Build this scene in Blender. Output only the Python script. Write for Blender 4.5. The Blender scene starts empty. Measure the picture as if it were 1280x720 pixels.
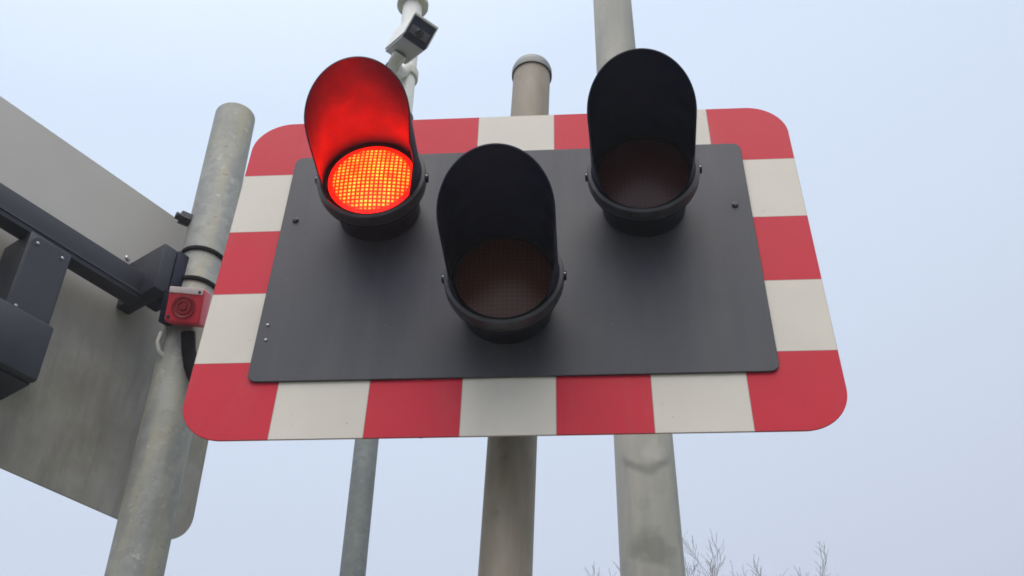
import bpy, bmesh, math, random
from mathutils import Vector, Matrix
R = math.radians
PI = math.pi
scene = bpy.context.scene
COL = scene.collection

# ------------------------------------------------------------------ helpers
def link(name, bm, mats, parent=None, smooth=True, sharp=35):
    me = bpy.data.meshes.new(name)
    bmesh.ops.recalc_face_normals(bm, faces=bm.faces[:])
    bm.to_mesh(me); bm.free()
    for m in (mats if isinstance(mats, (list, tuple)) else [mats]):
        me.materials.append(m)
    o = bpy.data.objects.new(name, me)
    COL.objects.link(o)
    if smooth:
        for p in me.polygons: p.use_smooth = True
        me.set_sharp_from_angle(angle=R(sharp))
    if parent: o.parent = parent
    return o

def tag(o, label=None, cat=None, group=None, kind=None):
    if label: o['label'] = label
    if cat: o['category'] = cat
    if group: o['group'] = group
    if kind: o['kind'] = kind
    return o

def thing(name, label, cat, loc=(0, 0, 0), group=None):
    o = bpy.data.objects.new(name, None)
    COL.objects.link(o)
    o.empty_display_size = .1
    o.location = loc
    return tag(o, label, cat, group)

def NB(): return bmesh.new()

def frame(z):
    z = Vector(z).normalized()
    x = Vector((0, 0, 1)) if abs(z.z) < .9 else Vector((1, 0, 0))
    y = z.cross(x).normalized(); x = y.cross(z).normalized()
    return x, y, z

def box(bm, lo, hi, M=None, bev=0.0, seg=2):
    r = bmesh.ops.create_cube(bm, size=1)
    vs = r['verts']
    lo = Vector(lo); hi = Vector(hi)
    for v in vs:
        v.co = Vector([(lo[i] + hi[i]) / 2 + v.co[i] * (hi[i] - lo[i]) for i in range(3)])
    if bev > 0:
        es = list({e for v in vs for e in v.link_edges})
        r2 = bmesh.ops.bevel(bm, geom=es, offset=bev, segments=seg, affect='EDGES', profile=.6)
        vs = list({v for f in r2['faces'] for v in f.verts} | {v for v in vs if v.is_valid})
    if M is not None:
        for v in vs: v.co = M @ v.co
    return vs

def tube(bm, pts, rad, n=16, caps=True):
    pts = [Vector(p) for p in pts]
    if not isinstance(rad, (list, tuple)): rad = [rad] * len(pts)
    rings = []; px = None
    for i, p in enumerate(pts):
        a = pts[max(i - 1, 0)]; b = pts[min(i + 1, len(pts) - 1)]
        x, y, z = frame(b - a)
        if px is not None:
            x = (px - z * px.dot(z)).normalized(); y = z.cross(x)
        px = x
        rings.append([bm.verts.new(p + (x * math.cos(2 * PI * k / n) + y * math.sin(2 * PI * k / n)) * rad[i]) for k in range(n)])
    for a, b in zip(rings, rings[1:]):
        for k in range(n):
            bm.faces.new((a[k], a[(k + 1) % n], b[(k + 1) % n], b[k]))
    if caps:
        bm.faces.new(rings[0][::-1]); bm.faces.new(rings[-1])

def lathe(bm, prof, M=None, n=64, closed=False):
    """profile of (radius, along) turned round the local -Y axis; along grows towards -Y"""
    rings = []
    for r, t in prof:
        if r < 1e-6:
            rings.append([bm.verts.new((0, -t, 0))])
        else:
            rings.append([bm.verts.new((r * math.cos(2 * PI * k / n), -t, r * math.sin(2 * PI * k / n))) for k in range(n)])
    pr = list(zip(rings, rings[1:]))
    if closed: pr.append((rings[-1], rings[0]))
    for a, b in pr:
        for k in range(n):
            k2 = (k + 1) % n
            if len(a) == 1 and len(b) == 1: continue
            if len(a) == 1: bm.faces.new((a[0], b[k], b[k2]))
            elif len(b) == 1: bm.faces.new((a[k], b[0], a[k2]))
            else: bm.faces.new((a[k], a[k2], b[k2], b[k]))
    if M is not None:
        for v in bm.verts: v.co = M @ v.co

def plate(bm, x0, x1, z0, z1, y0, y1, r, M=None, n=10, bev=.0006):
    """flat plate with rounded corners in local XZ, from y0 (front) to y1 (back)"""
    out = []
    for cx, cz, a0 in ((x1 - r, z1 - r, 0), (x0 + r, z1 - r, 90), (x0 + r, z0 + r, 180), (x1 - r, z0 + r, 270)):
        for k in range(n + 1):
            a = R(a0 + 90 * k / n)
            out.append((cx, cz, math.cos(a), math.sin(a)))
    loops = []
    for y, rr in ((y0, r - bev), (y0 + bev, r), (y1 - bev, r), (y1, r - bev)):
        loops.append([bm.verts.new((cx + c * rr, y, cz + s * rr)) for cx, cz, c, s in out])
    m = len(out)
    for a, b in zip(loops, loops[1:]):
        for k in range(m): bm.faces.new((a[k], a[(k + 1) % m], b[(k + 1) % m], b[k]))
    bm.faces.new(loops[0]); bm.faces.new(loops[-1][::-1])
    if M is not None:
        for v in bm.verts: v.co = M @ v.co

# ------------------------------------------------------------------ materials
class N:
    def __init__(s, name):
        s.m = bpy.data.materials.new(name); s.m.use_nodes = True
        s.t = s.m.node_tree; s.b = s.t.nodes['Principled BSDF']; s.o = s.t.nodes['Material Output']
        s._tc = None
    def new(s, typ, **k):
        n = s.t.nodes.new(typ)
        for a, v in k.items(): setattr(n, a, v)
        return n
    def co(s):
        if not s._tc: s._tc = s.new('ShaderNodeTexCoord')
        return s._tc.outputs['Object']
    def L(s, a, b): s.t.links.new(a, b)
    def mapping(s, scale):
        mp = s.new('ShaderNodeMapping'); mp.inputs['Scale'].default_value = scale
        s.L(s.co(), mp.inputs['Vector']); return mp.outputs['Vector']
    def noise(s, scale, detail=4, rough=.55, vec=None):
        n = s.new('ShaderNodeTexNoise'); n.inputs['Scale'].default_value = scale
        n.inputs['Detail'].default_value = detail; n.inputs['Roughness'].default_value = rough
        s.L(vec or s.co(), n.inputs['Vector']); return n.outputs['Fac']
    def ramp(s, f, stops):
        n = s.new('ShaderNodeValToRGB'); e = n.color_ramp.elements
        while len(e) < len(stops): e.new(.5)
        for i, (p, c) in enumerate(stops):
            e[i].position = p; e[i].color = (*c, 1) if not isinstance(c, (int, float)) else (c, c, c, 1)
        s.L(f, n.inputs['Fac']); return n.outputs['Color']
    def mix(s, f, a, b, mode='MIX'):
        n = s.new('ShaderNodeMix', data_type='RGBA', blend_type=mode)
        for sock, v in ((n.inputs[0], f), (n.inputs[6], a), (n.inputs[7], b)):
            if hasattr(v, 'is_linked'): s.L(v, sock)
            elif isinstance(v, (int, float)): sock.default_value = v if sock == n.inputs[0] else (v, v, v, 1)
            else: sock.default_value = (*v, 1)
        return n.outputs[2]
    def math(s, op, a, b=0.0):
        n = s.new('ShaderNodeMath', operation=op)
        for i, v in enumerate((a, b)):
            if hasattr(v, 'is_linked'): s.L(v, n.inputs[i])
            else: n.inputs[i].default_value = v
        return n.outputs[0]
    def xyz(s):
        n = s.new('ShaderNodeSeparateXYZ'); s.L(s.co(), n.inputs[0]); return n.outputs
    def base(s, c, rough=.5, metal=0.0, spec=None):
        b = s.b.inputs
        if hasattr(c, 'is_linked'): s.L(c, b['Base Color'])
        else: b['Base Color'].default_value = (*c, 1)
        if hasattr(rough, 'is_linked'): s.L(rough, b['Roughness'])
        else: b['Roughness'].default_value = rough
        b['Metallic'].default_value = metal
        if spec is not None: b['Specular IOR Level'].default_value = spec
        return s
    def bump(s, h, strength=.2, dist=.002):
        n = s.new('ShaderNodeBump'); n.inputs['Strength'].default_value = strength; n.inputs['Distance'].default_value = dist
        s.L(h, n.inputs['Height']); s.L(n.outputs[0], s.b.inputs['Normal']); return s

def speckled(name, a, b, scale=40, rough=.6, metal=0., bump=.1, spec=None, fine=None):
    n = N(name); f = n.noise(scale, 5, .6)
    c = n.ramp(f, [(.3, a), (.7, b)])
    n.base(c, rough, metal, spec)
    if bump: n.bump(n.noise(fine or scale * 6, 3), bump, .001)
    return n.m

# black painted steel and plastic
def m_black():
    n = N('black_paint')
    c = n.ramp(n.noise(30, 5, .6), [(.3, (.006, .009, .028)), (.7, (.009, .013, .038))])
    c = n.mix(n.ramp(n.noise(1., 5, .7, n.mapping((60, 9, 60))), [(.62, 0), (.78, .35)]), c, (.03, .032, .04))   # dusty scuffs
    n.base(c, n.ramp(n.noise(18, 4), [(.3, .48), (.7, .65)]), 0, .3)
    n.bump(n.noise(180, 3), .05, .001)
    return n.m
M_BLACK = m_black()
M_BODY = speckled('dusty_black_plastic', (.007, .009, .018), (.016, .018, .030), 14, .5, bump=.06, spec=.25)
M_RUBBER = speckled('black_rubber', (.006, .006, .008), (.010, .010, .012), 40, .75, bump=0, spec=.15)
M_RING = speckled('scuffed_black_ring', (.014, .015, .020), (.05, .05, .055), 22, .38, bump=.05)
M_NAVY = speckled('dark_slate_paint', (.013, .016, .027), (.026, .030, .044), 9, .5, bump=.08)
M_SCREW = speckled('dull_screw_steel', (.03, .03, .035), (.10, .10, .11), 200, .45, .6, bump=0)
M_BRIGHT = speckled('bright_screw_steel', (.35, .35, .35), (.55, .55, .55), 200, .3, .9, bump=0)
M_WHITE = speckled('white_powder_coat', (.76, .75, .71), (.84, .83, .80), 12, .45, bump=.03)
M_OFFWHITE = speckled('weathered_offwhite_plastic', (.55, .53, .47), (.70, .68, .62), 18, .5, bump=.05)
M_GLASS_DARK = speckled('dark_camera_window', (.010, .010, .016), (.016, .015, .024), 10, .12, bump=0)
M_CAMGREY = speckled('grey_camera_underside', (.30, .30, .295), (.38, .38, .37), 15, .5, bump=.04)

def m_border():
    n = N('red_and_white_reflective_sheet')
    x, y, z = n.xyz()
    i = n.math('FLOOR', n.math('DIVIDE', n.math('ADD', x, .525), .15))
    j = n.math('FLOOR', n.math('DIVIDE', n.math('ADD', z, .375), .15))
    par = n.math('ABSOLUTE', n.math('MODULO', n.math('ADD', i, j), 2.0))
    # joins between the strips of sheeting
    def edge(v, off):
        fr = n.math('FRACT', n.math('DIVIDE', n.math('ADD', v, off), .15))
        return n.math('ABSOLUTE', n.math('SUBTRACT', fr, .5))
    seam = n.ramp(n.math('MAXIMUM', edge(x, .525), edge(z, .375)), [(.491, 0), (.497, .45)])
    # dirt that gathers in soft streaks
    st = n.noise(1.0, 4, .6, n.mapping((9, 9, 2.2)))
    blot = n.noise(5, 4, .6)
    red = n.mix(n.ramp(blot, [(.3, 0), (.75, 1)]), (.60, .018, .040), (.68, .026, .056))
    wht = n.mix(n.ramp(blot, [(.3, 0), (.75, 1)]), (.70, .645, .57), (.79, .735, .655))
    c = n.mix(par, red, wht)
    c = n.mix(n.ramp(st, [(.55, 0), (.85, .16)]), c, (.30, .28, .25))
    c = n.mix(seam, c, (.25, .12, .11))
    spots = n.noise(160, 2, .5)
    c = n.mix(n.ramp(spots, [(.73, 0), (.78, .5)]), c, (.16, .14, .12))
    n.base(c, n.ramp(blot, [(.3, .42), (.7, .55)]), 0, .22)
    return n.m
M_BORDER = m_border()
M_ALU = speckled('bare_sheet_edge', (.42, .42, .42), (.55, .55, .55), 60, .4, .5, bump=.05)

def m_panel():
    n = N('dark_grey_matt_panel')
    a = n.noise(3.5, 5, .6); st = n.noise(1., 4, .6, n.mapping((16, 16, 2)))
    c = n.mix(n.ramp(a, [(.3, 0), (.7, 1)]), (.047, .048, .062), (.070, .070, .085))
    c = n.mix(n.ramp(st, [(.45, 0), (.8, .3)]), c, (.13, .126, .125))
    c = n.mix(n.ramp(n.noise(30, 5, .7), [(.55, 0), (.75, .35)]), c, (.05, .048, .052))
    d = n.noise(220, 2); c = n.mix(n.ramp(d, [(.74, 0), (.80, .5)]), c, (.4, .4, .4))
    n.base(c, n.ramp(a, [(.3, .45), (.7, .62)]), 0, .4)
    n.bump(n.noise(300, 2), .05, .0006)
    return n.m
M_PANEL = m_panel()

def m_galv(name, base, light, lich, spangle=55, amt=.5):
    n = N(name)
    v = n.new('ShaderNodeTexVoronoi'); v.inputs['Scale'].default_value = spangle; n.L(n.co(), v.inputs['Vector'])
    sp = n.new('ShaderNodeSeparateColor'); n.L(v.outputs['Color'], sp.inputs[0])
    c = n.mix(sp.outputs[0], base, light)
    c = n.mix(n.ramp(n.noise(7, 5, .65), [(.35, 0), (.7, .7)]), c, tuple(.72 * q for q in base))
    st = n.noise(1., 5, .65, n.mapping((24, 24, 4)))
    c = n.mix(n.ramp(st, [(.45, 0), (.75, amt)]), c, lich)
    sp2 = n.noise(38, 4, .7)
    c = n.mix(n.ramp(sp2, [(.6, 0), (.72, amt)]), c, tuple(min(1, 1.35 * q) for q in light))
    sp3 = n.noise(52, 3, .6)
    c = n.mix(n.ramp(sp3, [(.64, 0), (.72, .6 * amt)]), c, (.27, .17, .12))
    n.base(c, .62, .15, .4)
    n.bump(n.noise(70, 4, .6), .12, .0015)
    return n.m
M_GALV = m_galv('weathered_galvanised_steel', (.33, .335, .32), (.42, .425, .40), (.47, .43, .30), 60, .85)
M_GALV_FINE = m_galv('dull_galvanised_tube', (.21, .235, .24), (.27, .29, .29), (.24, .26, .22), 90, .35)

def m_buff():
    n = N('buff_painted_steel')
    c = n.ramp(n.noise(1., 5, .6, n.mapping((26, 26, 5))), [(.25, (.25, .205, .155)), (.55, (.33, .28, .22)), (.8, (.39, .345, .285))])
    c = n.mix(n.ramp(n.noise(14, 5, .7), [(.58, 0), (.75, .6)]), c, (.15, .14, .10))
    n.base(c, .55, .0, .35); n.bump(n.noise(60, 4), .1, .001)
    return n.m
M_BUFF = m_buff()

def m_column():
    n = N('lichen_stained_column')
    x, y, z = n.xyz()
    c = n.ramp(n.noise(1., 5, .6, n.mapping((11, 11, 1.6))), [(.25, (.29, .295, .275)), (.5, (.40, .385, .345)), (.75, (.54, .48, .41))])
    c = n.mix(n.ramp(n.noise(9, 5, .7), [(.55, 0), (.8, .5)]), c, (.22, .235, .19))
    # damp algae patch and a smeared drip line low on the column
    warp = n.math('MULTIPLY', n.math('SUBTRACT', n.noise(12, 3), .5), .12)
    def blob(cx, cz, rx, rz, lo, hi):
        dx = n.math('DIVIDE', n.math('SUBTRACT', n.math('ADD', x, warp), cx), rx)
        dz = n.math('DIVIDE', n.math('SUBTRACT', n.math('ADD', z, warp), cz), rz)
        d = n.math('SQRT', n.math('ADD', n.math('MULTIPLY', dx, dx), n.math('MULTIPLY', dz, dz)))
        return n.ramp(d, [(lo, 1), (hi, 0)])
    c = n.mix(n.math('MULTIPLY', blob(.0, 2.60, .055, .075, .45, 1.0), .5), c, (.13, .14, .115))
    # curved smear
    xx = n.math('ADD', x, 0.0)
    curve = n.math('SUBTRACT', n.math('SUBTRACT', z, 2.80), n.math('MULTIPLY', n.math('MULTIPLY', xx, xx), 14.))
    ln = n.ramp(n.math('ABSOLUTE', n.math('ADD', curve, n.math('MULTIPLY', warp, .3))), [(.004, .5), (.020, 0)])
    side = n.ramp(n.math('ABSOLUTE', x), [(.045, 1), (.062, 0)])
    c = n.mix(n.math('MULTIPLY', ln, side), c, (.13, .135, .12))
    c = n.mix(n.math('MULTIPLY', blob(.012, 2.845, .03, .035, .4, 1.0), .6), c, (.52, .49, .46))
    n.base(c, .7, 0., .3); n.bump(n.noise(50, 4), .12, .002)
    return n.m
M_COLUMN = m_column()

def m_back():
    n = N('dirty_grey_sheet_back')
    g = n.noise(3.2, 5, .65)
    c = n.ramp(n.noise(2.2, 4, .55), [(.3, (.45, .43, .40)), (.7, (.52, .50, .47))])
    x, y, z = n.xyz()
    # green algae and run-down streaks on the lower half
    low = n.ramp(n.math('MULTIPLY', z, -1.0), [(.28, 0), (.50, 1)])
    alg = n.math('MULTIPLY', n.ramp(g, [(.42, 0), (.68, .8)]), low)
    c = n.mix(alg, c, (.16, .168, .09))
    st = n.noise(1., 5, .7, n.mapping((20, 20, 3.0)))
    c = n.mix(n.math('MULTIPLY', n.ramp(st, [(.46, 0), (.74, .6)]), low), c, (.10, .095, .085))
    c = n.mix(n.math('MULTIPLY', n.ramp(n.noise(4.5, 5, .6), [(.38, .25), (.68, .85)]), low), c, (.23, .215, .19))
    c = n.mix(n.ramp(n.noise(26, 4, .6), [(.66, 0), (.76, .3)]), c, (.33, .32, .29))
    n.base(c, .55, .1, .35)
    return n.m
M_BACK = m_back()

def m_lens(name, dark, lite, em=None):
    n = N(name)
    x, y, z = n.xyz()
    P = .0078
    def cell(v): return n.math('ABSOLUTE', n.math('SUBTRACT', n.math('FRACT', n.math('DIVIDE', n.math('ADD', v, 1.0), P)), .5))
    cx, cz = cell(x), cell(z)
    d = n.math('MAXIMUM', n.math('MULTIPLY', cx, 1.0), n.math('MULTIPLY', cz, 1.0))
    dot = n.ramp(d, [(.13, 1), (.38, 0)])
    c = n.mix(dot, dark, lite)
    n.base(c, .34, 0, .5)
    n.bump(d, .12, .001)
    if em:
        rr = n.math('SQRT', n.math('ADD', n.math('MULTIPLY', x, x), n.math('MULTIPLY', z, z)))
        inside = n.ramp(rr, [(.066, 1), (.070, 0)])
        var = n.ramp(n.noise(38, 3, .6), [(.32, .45), (.68, 1.7)])
        f = n.math('MULTIPLY', dot, inside)
        hot = n.mix(1.0, em, var, 'MULTIPLY')
        e = n.mix(f, n.mix(inside, (2.0, .010, .003), (.42, .012, .002)), hot)
        n.L(e, n.b.inputs['Emission Color']); n.b.inputs['Emission Strength'].default_value = 1.0
    return n.m
LAMP = (78., .50, .05)
M_LENS_LIT = m_lens('lit_red_lens', (.15, .01, .008), (.25, .02, .01), LAMP)
M_LENS_RED = m_lens('unlit_red_lens', (.050, .010, .009), (.078, .017, .015))
M_LENS_AMBER = m_lens('unlit_amber_lens', (.070, .018, .010), (.12, .033, .016))
M_SOUNDER = speckled('red_sounder_plastic', (.70, .022, .045), (.80, .040, .070), 25, .35, bump=.04)
M_SOUNDER_DARK = speckled('recessed_red_horn', (.26, .008, .014), (.34, .012, .02), 25, .45, bump=0)

def m_bark():
    n = N('grey_winter_bark')
    c = n.ramp(n.noise(6, 4), [(.3, (.10, .085, .075)), (.7, (.17, .15, .135))])
    n.base(c, .9); return n.m
M_BARK = m_bark()

# ------------------------------------------------------------------ setting
def ground():
    bm = NB(); S = 160
    g = 16
    vs = [[bm.verts.new((-S + 2 * S * i / g, -S + 2 * S * j / g, 0)) for j in range(g + 1)] for i in range(g + 1)]
    for i in range(g):
        for j in range(g): bm.faces.new((vs[i][j], vs[i + 1][j], vs[i + 1][j + 1], vs[i][j + 1]))
    n = N('rough_grass_and_earth')
    c = n.ramp(n.noise(.7, 6, .65), [(.3, (.05, .07, .025)), (.55, (.08, .10, .04)), (.75, (.13, .11, .07))])
    n.base(c, .95); n.bump(n.noise(9, 5), .5, .05)
    tag(link('ground', bm, n.m, smooth=False), kind='structure')
    n = N('asphalt'); c = n.ramp(n.noise(55, 4, .7), [(.3, (.045, .045, .047)), (.7, (.075, .075, .075))])
    n.base(c, .85); n.bump(n.noise(240, 3), .4, .004); asph = n.m
    bm = NB(); box(bm, (-9.0, -160, -.05), (-1.9, 160, .004)); tag(link('road', bm, asph, smooth=False), kind='structure')
    n = N('pale_paving'); c = n.ramp(n.noise(20, 5, .7), [(.3, (.13, .127, .12)), (.7, (.19, .185, .175))])
    n.base(c, .85); n.bump(n.noise(120, 3), .3, .003)
    bm = NB(); box(bm, (-1.77, -160, -.05), (1.6, 160, .12)); tag(link('pavement', bm, n.m, smooth=False), kind='structure')
    n = N('concrete_kerb'); c = n.ramp(n.noise(14, 5), [(.3, (.27, .265, .25)), (.7, (.36, .35, .33))]); n.base(c, .85)
    bm = NB(); box(bm, (-1.9, -160, -.05), (-1.773, 160, .125), bev=.012); tag(link('kerb', bm, n.m), kind='structure')
    n = N('white_road_paint'); n.base(n.ramp(n.noise(30, 4), [(.3, (.6, .6, .58)), (.7, (.75, .75, .73))]), .7)
    bm = NB()
    for k in range(-14, 15): box(bm, (-5.5, k * 6 - 1, .0045), (-5.38, k * 6 + 1, .0085))
    tag(link('road_marking', bm, n.m, smooth=False), kind='structure')
ground()
GZ = .12     # pavement level the posts stand on
BZ = 2.75    # height of the centre of the near sign board

# ------------------------------------------------------------------ the signal facing the camera
sig = thing('crossing_signal', 'level crossing signal facing the camera, red and white chequered border, left red lamp lit',
            'crossing signal', (0, 0, 0))
def at(o, x, y, z): o.location = (x, y, z); return o

bm = NB(); plate(bm, -.525, .525, -.375, .375, -.0015, .0015, .075, n=14)
at(link('border_board', bm, M_BORDER, sig), 0, 0, BZ)
bm = NB(); plate(bm, -.5235, .5235, -.3735, .3735, .0019, .0042, .074, n=14)
at(link('board_backing', bm, M_ALU, sig), 0, 0, BZ)
bm = NB(); plate(bm, -.428, .428, -.267, .267, -.0065, -.0025, .016, n=6, bev=.0008)
panel = at(link('backing_panel', bm, M_PANEL, sig), 0, 0, BZ)
def screw(parent, x, y, z, r=.006, m=None, h=.004):
    bm = NB(); lathe(bm, [(0, h), (r * .6, h), (r, h * .5), (r, 0)], n=16)
    box(bm, (-r * .75, -h - .0005, -.0007), (r * .75, -h + .0005, .0007))
    return at(link('screw', bm, m or M_SCREW, parent), x, y, z)
for x, z in ((-.403, .096), (.400, .101), ):
    screw(panel, x, -.0065, z)
for x, z in ((-.412, -.150), (-.410, -.182)):
    screw(panel, x, -.0065, z, .0026, M_BRIGHT, .002)

# post behind the board
px0, px1 = Vector((-.003 + .0, .095, 0)), None
def post_pt(z):    # axis of the post: it leans a touch
    return Vector((-.011 + (z - 2.19) * .0250, .150, z))
bm = NB(); tube(bm, [post_pt(z) for z in (GZ - .02, 1., 2., 2.75, 3.470)], .0422, 48)
post = link('post', bm, M_BUFF, sig, sharp=50)
bm = NB()
cp = post_pt(3.452); Mx = Matrix.Translation(cp) @ Matrix.Rotation(R(-90), 4, 'X') @ Matrix.Identity(4)
lathe(bm, [(0.0, .030), (.021, .0285), (.0355, .023), (.044, .013), (.0462, .004), (.0462, -.012), (.0428, -.012), (.0428, -.004), (0, .0185)],
      Matrix.Translation(cp) @ Matrix.Rotation(R(90), 4, 'X').inverted() , 48)
link('post_cap', bm, speckled('grey_plastic_cap', (.15, .155, .16), (.20, .205, .21), 30, .5), post)
# clamps holding the board to the post
for z in (BZ + .22, BZ - .22):
    c = post_pt(z); bm = NB()
    box(bm, (-.17, .0045, z - .018), (.17, .030, z + .018), bev=.003)
    box(bm, (c.x - .03, .0295, z - .015), (c.x + .03, .112, z + .015), bev=.002)
    lathe(bm2 := NB(), [(.0424, -.018), (.0470, -.018), (.0470, .018), (.0424, .018)], Matrix.Translation(c) @ Matrix.Rotation(R(-90), 4, 'X'), 48, closed=True)
    me = bpy.data.meshes.new('tmp'); bm2.to_mesh(me); bm2.free(); bm.from_mesh(me); bpy.data.meshes.remove(me)
    link('clamp', bm, M_GALV_FINE, sig)
# dark cable that sags just under the board's lower edge
bm = NB()
pts = []
for k in range(13):
    t = k / 12
    pts.append((-.205 + .12 * t, .055, BZ - .285 - .0465 * math.sin(PI * t)))
tube(bm, [(-.215, .055, BZ + .0)] + pts + [(-.07, .055, BZ - .1)], .0085, 10)
link('cable', bm, M_RUBBER, sig)

def lens_mesh():
    bm = NB(); prof = [(.080 * math.sin(R(90) * k / 8), .093 + .007 * math.cos(R(90) * k / 8) ** 1.0) for k in range(9)]
    prof = [(.0783 * k / 10, .091 + .009 * (1 - (k / 10) ** 2)) for k in range(11)]
    lathe(bm, prof, n=64); return bm
def hood_mesh(y1):
    bm = NB(); ro, ri = .0885, .0862
    y0 = .091; nt, na = 22, 64
    outer, inner = [], []
    for i in range(nt + 1):
        t = i / nt
        a = -40 + 24 * min(1, t / .6)
        ring_o, ring_i = [], []
        for k in range(na + 1):
            u = k / na
            th = R(a + (180 - 2 * a) * u)
            # slanted, round-cornered mouth: the sides end short of the crown
            e = min(u, 1 - u)
            end = y1 - .052 * (1 - max(math.sin(th), -.2)) - .030 * max(0, 1 - e / .07) ** 2
            y = y0 + (end - y0) * t
            ring_o.append(bm.verts.new((ro * math.cos(th), -y, ro * math.sin(th))))
            ring_i.append(bm.verts.new((ri * math.cos(th), -y, ri * math.sin(th))))
        outer.append(ring_o); inner.append(ring_i)
    for S in (outer, inner):
        for i in range(nt):
            for k in range(na):
                bm.faces.new((S[i][k], S[i][k + 1], S[i + 1][k + 1], S[i + 1][k]))
    for i in range(nt):
        for k in (0, na):
            bm.faces.new((outer[i][k], outer[i + 1][k], inner[i + 1][k], inner[i][k]))
    for i in (0, nt):
        for k in range(na):
            bm.faces.new((outer[i][k], outer[i][k + 1], inner[i][k + 1], inner[i][k]))
    return bm
def make_head(x, z, yaw, TILT, reach, lens_mat, lens_label):
    bm = NB()
    # housing: flanged drum that narrows towards the panel
    lathe(bm, [(0, -.010), (.074, -.010), (.075, .010), (.080, .045), (.086, .066), (.0945, .074), (.095, .084), (0, .084)], n=72)
    h = link('signal_head', bm, M_BODY, sig, sharp=40)
    h.matrix_world = Matrix.Translation((x, -.100, BZ + z)) @ Matrix.Rotation(R(yaw), 4, 'Z') @ Matrix.Rotation(R(TILT), 4, 'X') @ Matrix.Translation((0, .0934, 0))
    bm = NB()
    lathe(bm, [(.0825, .080), (.0960, .080), (.0970, .083), (.0970, .101), (.0960, .104), (.0900, .105), (.0890, .1035), (.0887, .090)], n=72, closed=True)
    link('lens_ring', bm, M_RING, h, sharp=30)
    bm = NB()
    lathe(bm, [(.0785, .0900), (.0785, .0935), (.0800, .0943), (.0858, .0943), (.0858, .0900)], n=72, closed=True)
    link('gasket', bm, M_RUBBER, h, sharp=30)
    le = link('lens', lens_mesh(), lens_mat, h, sharp=80); le['label'] = lens_label
    link('hood', hood_mesh(reach), M_BLACK, h, sharp=40)
    for s in (-1, 1):
        bm = NB()
        box(bm, (s * .0965 - .0045, -.099, -.006), (s * .0965 + .0045, -.086, .006), bev=.0015)
        lug = link('latch', bm, M_BODY, h)
        screw(lug, s * .0980, -.099, 0, .0018, M_BRIGHT, .001)
    return h
make_head(-.246, .102, 1, 6.0, .301,   # each head looks down a little, to drivers at the line
           M_LENS_LIT, 'lit red lens with glowing orange grid of dots')
make_head(.232, .095, -3, 6.0, .300, M_LENS_RED, 'unlit dark red lens')
make_head(-.005, -.137, 0, 6.0, .313, M_LENS_AMBER, 'unlit amber brown lens')

# ------------------------------------------------------------------ second signal seen from behind, on the left
PO = Vector((-.7098, .5102, 3.2097))
pd = Vector((-.52411273, -.85034178, -.04716678)); pn = Vector((.85110015, -.52495895, .00682907)); pk = Vector((-.03056766, -.03656445, .99886368))
# local frame of its board: X along the board towards the camera, -Y out of its back, Z up
MB = Matrix.Translation(PO) @ Matrix(((pd.x, -pn.x, pk.x, 0), (pd.y, -pn.y, pk.y, 0), (pd.z, -pn.z, pk.z, 0), (0, 0, 0, 1)))
LX, LY = -.557, .300
rear = thing('crossing_signal', 'dirty grey back of a signal board with dark framework on a galvanised post',
             'crossing signal', (0, 0, 0))
def lp(z): return Vector((LX - .0494 * (z - 0.0) + 0.0, LY, z))
bm = NB(); tube(bm, [lp(z) for z in (GZ - .02, 1, 2, 2.6, 3.1, 3.515)], .049, 56)
link('post', bm, M_GALV, rear, sharp=50)
bm = NB(); q = lp(3.130)
tube(bm, [q + Vector((-.040, -.028, 0)), q + Vector((-.058, -.042, .000))], .0165, 6)
tube(bm, [q + Vector((-.057, -.041, .000)), q + Vector((-.066, -.048, .000))], .0085, 16)
bd = NB(); plate(bd, 0, 1.05, -.75, 0, -.0015, .0015, .075, n=14)
brd = link('board_sheet', bd, M_BACK, rear); brd.matrix_world = MB
pl_o = link('bolt', bm, M_SCREW, rear)
fr = NB(); box(fr, (.292, -.080, -.330), (1.04, -.044, -.264), bev=.003)
box(fr, (.292, -.0825, -.3185), (1.04, -.0795, -.3125))
beam = link('mounting_beam', fr, M_NAVY, rear); beam.matrix_world = MB
for sx in (.462, .83):
    fr = NB(); box(fr, (sx, -.088, -.632), (sx + .090, -.0018, -.3303), bev=.003)
    plate(fr, sx + .004, sx + .086, -.52, -.335, -.0905, -.0875, .02, bev=.001)
    st = link('strut', fr, M_NAVY, rear); st.matrix_world = MB
    fr = NB(); box(fr, (sx - .002, -.108, -.630), (sx + .150, -.0885, -.512), bev=.006)
    jb = link('junction_box', fr, M_NAVY, rear); jb.matrix_world = MB
    for dx, dz in ((.018, -.352), (.072, -.352), (.072, -.50)):
        fr = NB(); lathe(fr, [(0, .003), (.002, .003), (.0034, .0015), (.0034, 0)], Matrix.Translation((sx + dx, -.0905, dz)), 12)
        bo = link('bolt', fr, M_BRIGHT, rear); bo.matrix_world = MB
for sx, kz in ((.300, -.185), (.74, -.235), (.72, -.60)):
    fr = NB(); lathe(fr, [(0, .004), (.004, .004), (.006, .002), (.006, 0)], Matrix.Translation((sx, -.0015, kz)), 12)
    bo = link('bolt', fr, M_BRIGHT, rear); bo.matrix_world = MB
fr = NB(); box(fr, (.262, -.125, -.318), (.2955, -.0018, -.200), bev=.004)
ca = link('clamp_block', fr, M_NAVY, rear); ca.matrix_world = MB
fr = NB(); box(fr, (.230, -.128, -.314), (.2617, -.050, -.197), bev=.006)
cj = link('clamp_jaw', fr, M_BLACK, rear); cj.matrix_world = MB
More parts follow.
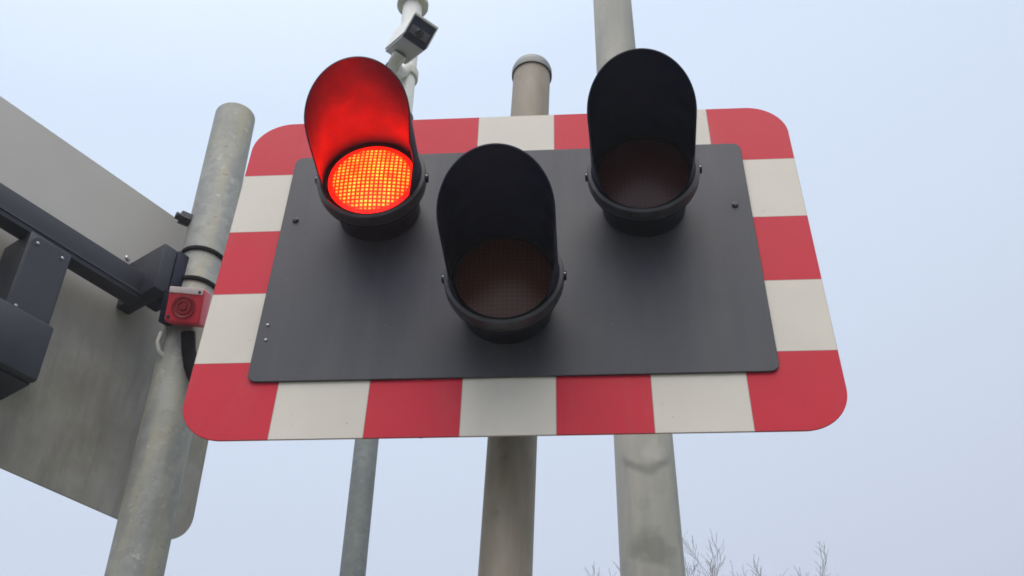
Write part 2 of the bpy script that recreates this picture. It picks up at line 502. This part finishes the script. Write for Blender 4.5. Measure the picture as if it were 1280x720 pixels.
for z in (3.026, 2.940):
    bm = NB(); c = lp(z)
    prof = [(.0492, -.0045), (.0535, -.0045), (.0545, 0), (.0535, .0045), (.0492, .0045)]
    lathe(bm, prof, Matrix.Translation(c) @ Matrix.Rotation(R(3), 4, 'Y') @ Matrix.Rotation(R(-90), 4, 'X'), 56, closed=True)
    link('strap', bm, M_RUBBER, rear)
# light heads of that board, on its far side
for i, (s, k) in enumerate(((.28, -.26), (.77, -.26), (.525, -.49))):
    bm = NB()
    lathe(bm, [(0, 0), (.092, 0), (.097, .07), (.1, .1), (.1, .11), (0, .11)], MB @ Matrix.Translation((s, .0018, k)) @ Matrix.Rotation(PI, 4, 'Z'), 48)
    link('signal_head', bm, M_BODY, rear)

# ------------------------------------------------------------------ red sounder clamped to the left post
so = thing('warning_sounder', 'small square red warning sounder with a round horn, strapped to the left galvanised post', 'sounder', (-.667, .20, 2.820))
rot = Matrix.Rotation(R(4), 4, 'Z') @ Matrix.Rotation(R(5), 4, 'Y') @ Matrix.Rotation(R(27), 4, 'X')
bm = NB(); box(bm, (-.036, -.012, -.036), (.036, .032, .036), rot, bev=.006, seg=3)
so_b = link('sounder_case', bm, M_SOUNDER, so)
bm = NB()
lathe(bm, [(.022, .0115), (.0245, .0145), (.021, .0152), (.016, .0130), (.0150, .0150), (.011, .0150), (.010, .0130), (.007, .0130), (.006, .0155), (0, .016)], rot @ Matrix.Translation((0, 0, -.005)), 40)
link('horn', bm, M_SOUNDER_DARK, so)
bm = NB(); box(bm, (-.034, -.0150, .0225), (.034, -.0115, .0350), rot, bev=.001)  # pale strip paints in the skylight caught by the case's upper bevel
link('highlight_strip', bm, speckled('painted_pink_highlight', (.80, .62, .62), (.88, .74, .73), 60, .4, bump=0), so)
for a, b in ((-1, -1), (1, 1)):
    bm = NB(); lathe(bm, [(0, .003), (.003, .003), (.004, 0)], rot @ Matrix.Translation((a * .028, -.0125, b * .027)), 10)
    link('screw', bm, M_SCREW, so)
bm = NB(); box(bm, (-.060, .020, -.034), (-.0385, .058, .034), rot, bev=.003); box(bm, (-.0395, .036, -.030), (.020, .050, .030), rot)
link('mounting_bracket', bm, M_BLACK, so)
bm = NB()
tube(bm, [(.004, .030, -.043), (.008, .045, -.075), (.018, .055, -.11), (.040, .05, -.15), (.075, .03, -.20), (.13, 0, -.24), (.22, -.05, -.20)], .014, 12)
link('cable', bm, M_RUBBER, so)
bm = NB(); tube(bm, [(-.058, .045, -.030), (-.060, .045, -.055), (-.055, .05, -.072), (-.046, .06, -.08)], .0045, 10)
ca2 = link('cable', bm, M_OFFWHITE, so); ca2['label'] = 'pale cable tail below the sounder'

# ------------------------------------------------------------------ camera mast
mast = thing('camera_mast', 'slim galvanised mast with a white upper section, behind the lit red lamp', 'mast', (0, 0, 0))
def mp(z): return Vector((-.405 - (z - 2.53) * .0205, .80, z))
bm = NB(); tube(bm, [mp(z) for z in (GZ - .02, 1.2, 2.4, 3.35)], .0290, 36); link('lower_tube', bm, M_GALV_FINE, mast, sharp=50)
bm = NB(); tube(bm, [mp(z) for z in (3.34, 3.8, 4.3, 5.15)], .0345, 36); link('upper_tube', bm, M_WHITE, mast, sharp=50)
def collar(z, r, h, m, name='collar'):
    bm = NB(); c = mp(z)
    lathe(bm, [(.0350, -h), (r - .004, -h), (r, -h + .004), (r, h - .004), (r - .004, h), (.0350, h)],
          Matrix.Translation(c) @ Matrix.Rotation(R(-90), 4, 'X'), 40, closed=True)
    return link(name, bm, m, mast, sharp=30)
collar(4.705, .056, .012, M_OFFWHITE)
collar(4.30, .043, .020, M_OFFWHITE)
collar(4.08, .040, .012, M_SCREW)
bm = NB(); c = mp(4.05); tube(bm, [c + Vector((.036, -.015, 0)), c + Vector((.043, -.02, -.02)), c + Vector((.038, -.022, -.045)), c + Vector((.033, -.012, -.08))], .006, 10)
link('cable', bm, M_OFFWHITE, mast)
bm = NB(); c = mp(4.73)
lathe(bm, [(0, .075), (.02, .075), (.026, .07), (.028, .0)], Matrix.Translation(c), 24); link('spigot', bm, M_CAMGREY, mast)

# the camera itself
CC = Vector((.1128, -1.3675, 1.5042)); K = .925
P0 = Vector((-.42639, .64, 4.30048)); P1 = Vector((-.36107, .69313, 4.28885)); P3 = Vector((-.38757, .60857, 4.37488)); PB = Vector((-.52071, .77964, 4.40867))
P0, P1, P3, PB = [CC + K * (p - CC) for p in (P0, P1, P3, PB)]
cr, cu, cb = (P1 - P0), (P3 - P0), (PB - P0)
W_, H_, L_ = cr.length, cu.length, cb.length
cr.normalize(); cb.normalize(); cu = cb.cross(cr).normalized()
if cu.z < 0: cu = -cu
cam_th = thing('cctv_camera', 'boxy white surveillance camera with dark front window, bracketed to the white mast top', 'camera', tuple(P0))
MC = Matrix(((cr.x, cb.x, cu.x, 0), (cr.y, cb.y, cu.y, 0), (cr.z, cb.z, cu.z, 0), (0, 0, 0, 1)))
bm = NB(); box(bm, (0.001, .012, .003), (W_ - .001, L_, H_ - .004), MC, bev=.004); link('housing', bm, M_CAMGREY, cam_th)
bm = NB(); box(bm, (-.003, -.004, H_ - .0035), (W_ + .003, L_ + .004, H_ + .004), MC, bev=.002)
box(bm, (-.0032, .0, .012), (.0008, L_ + .002, H_ - .003), MC); box(bm, (W_ - .0008, .0, .012), (W_ + .0032, L_ + .002, H_ - .003), MC)
link('sun_shield', bm, M_WHITE, cam_th)
bm = NB(); box(bm, (0.000, -.002, .002), (W_ - .000, .0122, H_ - .0037), MC, bev=.005, seg=3); ff = link('front_bezel', bm, M_BLACK, cam_th)
bm = NB(); box(bm, (.008, -.0045, .020), (W_ - .008, -.0016, H_ * .60), MC, bev=.001)
link('front_window', bm, speckled('smoky_window', (.075, .07, .085), (.10, .095, .11), 20, .2, bump=0), ff)
bm = NB(); lathe(bm, [(.0, .0062), (.012, .0062), (.014, .0046)], MC @ Matrix.Translation((W_ * .5, 0, H_ * .42)), 24); link('lens', bm, M_GLASS_DARK, ff)
# bracket: from the underside back to the mast
bm = NB()
tgt = mp(4.30) - P0
b0 = MC @ Vector((W_ * .5, L_ * .72, 0.0)); b1 = MC @ Vector((W_ * .5, L_ * .78, -.045))
tube(bm, [b0, b0.lerp(b1, .6), b1, b1.lerp(tgt, .5), tgt + Vector((0, -.03, 0))], [.022, .021, .022, .024, .026], 20)
link('bracket', bm, M_OFFWHITE, cam_th)

# ------------------------------------------------------------------ wide column on the right
col = thing('steel_column', 'tall wide grey steel column stained with lichen, behind the right half of the near signal', 'column', (.268, .9, 0))
bm = NB(); n8 = 12
rr = []
for z, r in ((GZ - .02, .0765), (2.0, .0755), (4.0, .0715), (8.0, .063)):
    off = -.0030 * 0
    rr.append([bm.verts.new((r * math.cos(R(15 + 30 * k + 10)), r * math.sin(R(15 + 30 * k + 10)), z)) for k in range(n8)])
for a, b in zip(rr, rr[1:]):
    for k in range(n8): bm.faces.new((a[k], a[(k + 1) % n8], b[(k + 1) % n8], b[k]))
bm.faces.new(rr[0][::-1]); bm.faces.new(rr[-1])
es = [e for e in bm.edges if abs(e.verts[0].co.z - e.verts[1].co.z) > .5]
bmesh.ops.bevel(bm, geom=es, offset=.013, segments=4, affect='EDGES')
link('shaft', bm, M_COLUMN, col, sharp=40)
bm = NB(); box(bm, (-.17, -.17, GZ + .001), (.17, .17, GZ + .022), bev=.004)
link('base_plate', bm, M_GALV_FINE, col)

# ------------------------------------------------------------------ bare trees
def bare_tree(x, y, h, seed, label, spread=1.0):
    rnd = random.Random(seed)
    t = thing('bare_tree', label, 'tree', (x, y, 0), 'bare winter trees behind the signals')
    tr = NB(); cr_ = NB(); tw = NB()
    def grow(p, d, length, r, lvl):
        n = 5 if lvl < 2 else 4
        pts = [p]; rad = [r]; dd = d.copy(); q = p.copy()
        for k in range(n):
            dd = (dd + Vector((rnd.uniform(-1, 1), rnd.uniform(-1, 1), rnd.uniform(-.3, .7))) * (.13 + .03 * lvl)).normalized()
            q = q + dd * length / n
            pts.append(q.copy()); rad.append(max(r * (1 - .66 * (k + 1) / n), .0042))
        tube(tr if lvl == 0 else cr_ if lvl < 3 else tw, pts, rad, 8 if lvl == 0 else 6 if lvl < 2 else 4, caps=False)
        if lvl >= 5: return
        cnt = [9, 6, 5, 5, 4][lvl]
        for k in range(cnt):
            f = (.35 if lvl == 0 else .25) + (.65 if lvl == 0 else .75) * (k + rnd.random() * .8) / cnt
            f = min(f, .99); i = min(int(f * n), n - 1); u = f * n - i
            bp = pts[i].lerp(pts[i + 1], u); br = rad[i] * (1 - u) + rad[i + 1] * u
            ax = (pts[i + 1] - pts[i]).normalized(); sx, sy, _ = frame(ax)
            phi = 2.4 * k + rnd.uniform(-.6, .6); ang = R(rnd.uniform(22, 46)) * spread
            nd = (ax * math.cos(ang) + (sx * math.cos(phi) + sy * math.sin(phi)) * math.sin(ang) + Vector((0, 0, .22))).normalized()
            grow(bp, nd, length * rnd.uniform(.42, .60) * (1.05 - .35 * f if lvl == 0 else 1), br * .62, lvl + 1)
    grow(Vector((0, 0, -.05)), Vector((0, 0, 1)), h * .80, h * .0125, 0)
    zt = max(v.co.z for b in (cr_, tw) for v in b.verts)
    for b in (tr, cr_, tw):
        for v in b.verts: v.co.z *= h / zt
    link('trunk', tr, M_BARK, t); link('branches', cr_, M_BARK, t); link('twigs', tw, M_BARK, t, smooth=False)
    return t
bare_tree(2.80, 20.6, 13.65, 3, 'leafless twiggy tree nearest the wide column, bottom right', .72)
bare_tree(3.15, 22.5, 13.2, 8, 'leafless twiggy tree behind the other two, bottom right', .72)
bare_tree(3.10, 21.2, 11.0, 21, 'leafless twiggy tree farthest right of the wide column', .66)

# ------------------------------------------------------------------ haze
HAZE = .006
bm = NB(); box(bm, (-165, -165, -1.0), (165, 165, 14.5))
hz = link('haze', bm, [], smooth=False)
n = bpy.data.materials.new('pale_damp_air'); n.use_nodes = True
nt = n.node_tree; nt.nodes.remove(nt.nodes['Principled BSDF'])
pv = nt.nodes.new('ShaderNodeVolumePrincipled'); pv.inputs['Density'].default_value = HAZE; pv.inputs['Color'].default_value = (.92, .95, 1, 1)
pv.inputs['Anisotropy'].default_value = .2
nt.links.new(pv.outputs[0], nt.nodes['Material Output'].inputs['Volume'])
hz.data.materials.append(n); tag(hz, kind='stuff'); hz['label'] = 'thin pale damp winter air'

# ------------------------------------------------------------------ light
SE, SA = R(64), R(180)
w = bpy.data.worlds.new('World'); scene.world = w; w.use_nodes = True
nt = w.node_tree; bg = nt.nodes['Background']
sky = nt.nodes.new('ShaderNodeTexSky'); sky.sky_type = 'NISHITA'; sky.sun_disc = False
sky.sun_elevation = SE; sky.sun_rotation = SA; sky.air_density = 1.2; sky.dust_density = 3.0; sky.ozone_density = 1.0
def wn(t, **k):
    q = nt.nodes.new(t)
    for a, v in k.items(): setattr(q, a, v)
    return q
tc = wn('ShaderNodeTexCoord'); sep = wn('ShaderNodeSeparateXYZ'); nt.links.new(tc.outputs['Generated'], sep.inputs[0])
# cloud deck: brighter overhead, duller low down and towards the right, faintly mottled
rmp = wn('ShaderNodeValToRGB'); e = rmp.color_ramp.elements
e[0].position = .0; e[0].color = (2.2, 2.5, 3.1, 1); e[1].position = 1.0; e[1].color = (22, 22.5, 23, 1)
m_ = e.new(.36); m_.color = (5.0, 5.5, 6.6, 1)
m_ = e.new(.80); m_.color = (6.3, 7.3, 8.8, 1)
m_ = e.new(.90); m_.color = (8.0, 9.0, 10.3, 1)
nz = wn('ShaderNodeTexNoise'); nz.inputs['Scale'].default_value = 1.6; nz.inputs['Detail'].default_value = 3; nz.inputs['Roughness'].default_value = .45
nt.links.new(tc.outputs['Generated'], nz.inputs['Vector'])
def wm(op, a, b):
    q = wn('ShaderNodeMath', operation=op)
    for i, v in enumerate((a, b)):
        if hasattr(v, 'is_linked'): nt.links.new(v, q.inputs[i])
        else: q.inputs[i].default_value = v
    return q.outputs[0]
f = wm('ADD', sep.outputs['Z'], wm('MULTIPLY', wm('SUBTRACT', nz.outputs['Fac'], .5), .10))
f = wm('SUBTRACT', f, wm('MULTIPLY', sep.outputs['X'], .22))
nt.links.new(f, rmp.inputs['Fac'])
mx = wn('ShaderNodeMix', data_type='RGBA'); mx.inputs[0].default_value = .88
nt.links.new(sky.outputs[0], mx.inputs[6]); nt.links.new(rmp.outputs['Color'], mx.inputs[7]); nt.links.new(mx.outputs[2], bg.inputs['Color'])
bg.inputs['Strength'].default_value = .078
ld = bpy.data.lights.new('Sun', 'SUN'); ld.energy = 1.5; ld.angle = R(64); ld.color = (1, .93, .84)
lo = bpy.data.objects.new('Sun', ld); COL.objects.link(lo); lo.rotation_euler = (PI / 2 - SE, 0, 0)

# ------------------------------------------------------------------ camera
cd = bpy.data.cameras.new('Camera'); co = bpy.data.objects.new('Camera', cd); COL.objects.link(co)
yaw, pit, rol = 8.20070730e-02, 7.06060839e-01, 2.73525739e-02
cy, sy, cp_, sp_ = math.cos(yaw), math.sin(yaw), math.cos(pit), math.sin(pit)
fv = Vector((-sy * cp_, cy * cp_, sp_)); rv = Vector((cy, sy, 0)); uv = rv.cross(fv)
r2 = rv * math.cos(rol) + uv * math.sin(rol); u2 = uv * math.cos(rol) - rv * math.sin(rol)
co.matrix_world = Matrix(((r2.x, u2.x, -fv.x, .112793), (r2.y, u2.y, -fv.y, -1.367457), (r2.z, u2.z, -fv.z, BZ - 1.245804), (0, 0, 0, 1)))
cd.sensor_width = 36; cd.lens = 1309.84 / 1280 * 36; cd.clip_start = .02; cd.clip_end = 1000
scene.camera = co

scene.render.engine = 'CYCLES'
scene.render.filter_size = 1.7
scene.cycles.filter_width = 1.7
scene.cycles.use_denoising = True
scene.cycles.max_bounces = 8
scene.cycles.volume_bounces = 1
scene.view_settings.view_transform = 'Standard'; scene.view_settings.look = 'None'
scene.view_settings.exposure = .67; scene.view_settings.gamma = 1
scene.view_settings.use_curve_mapping = False
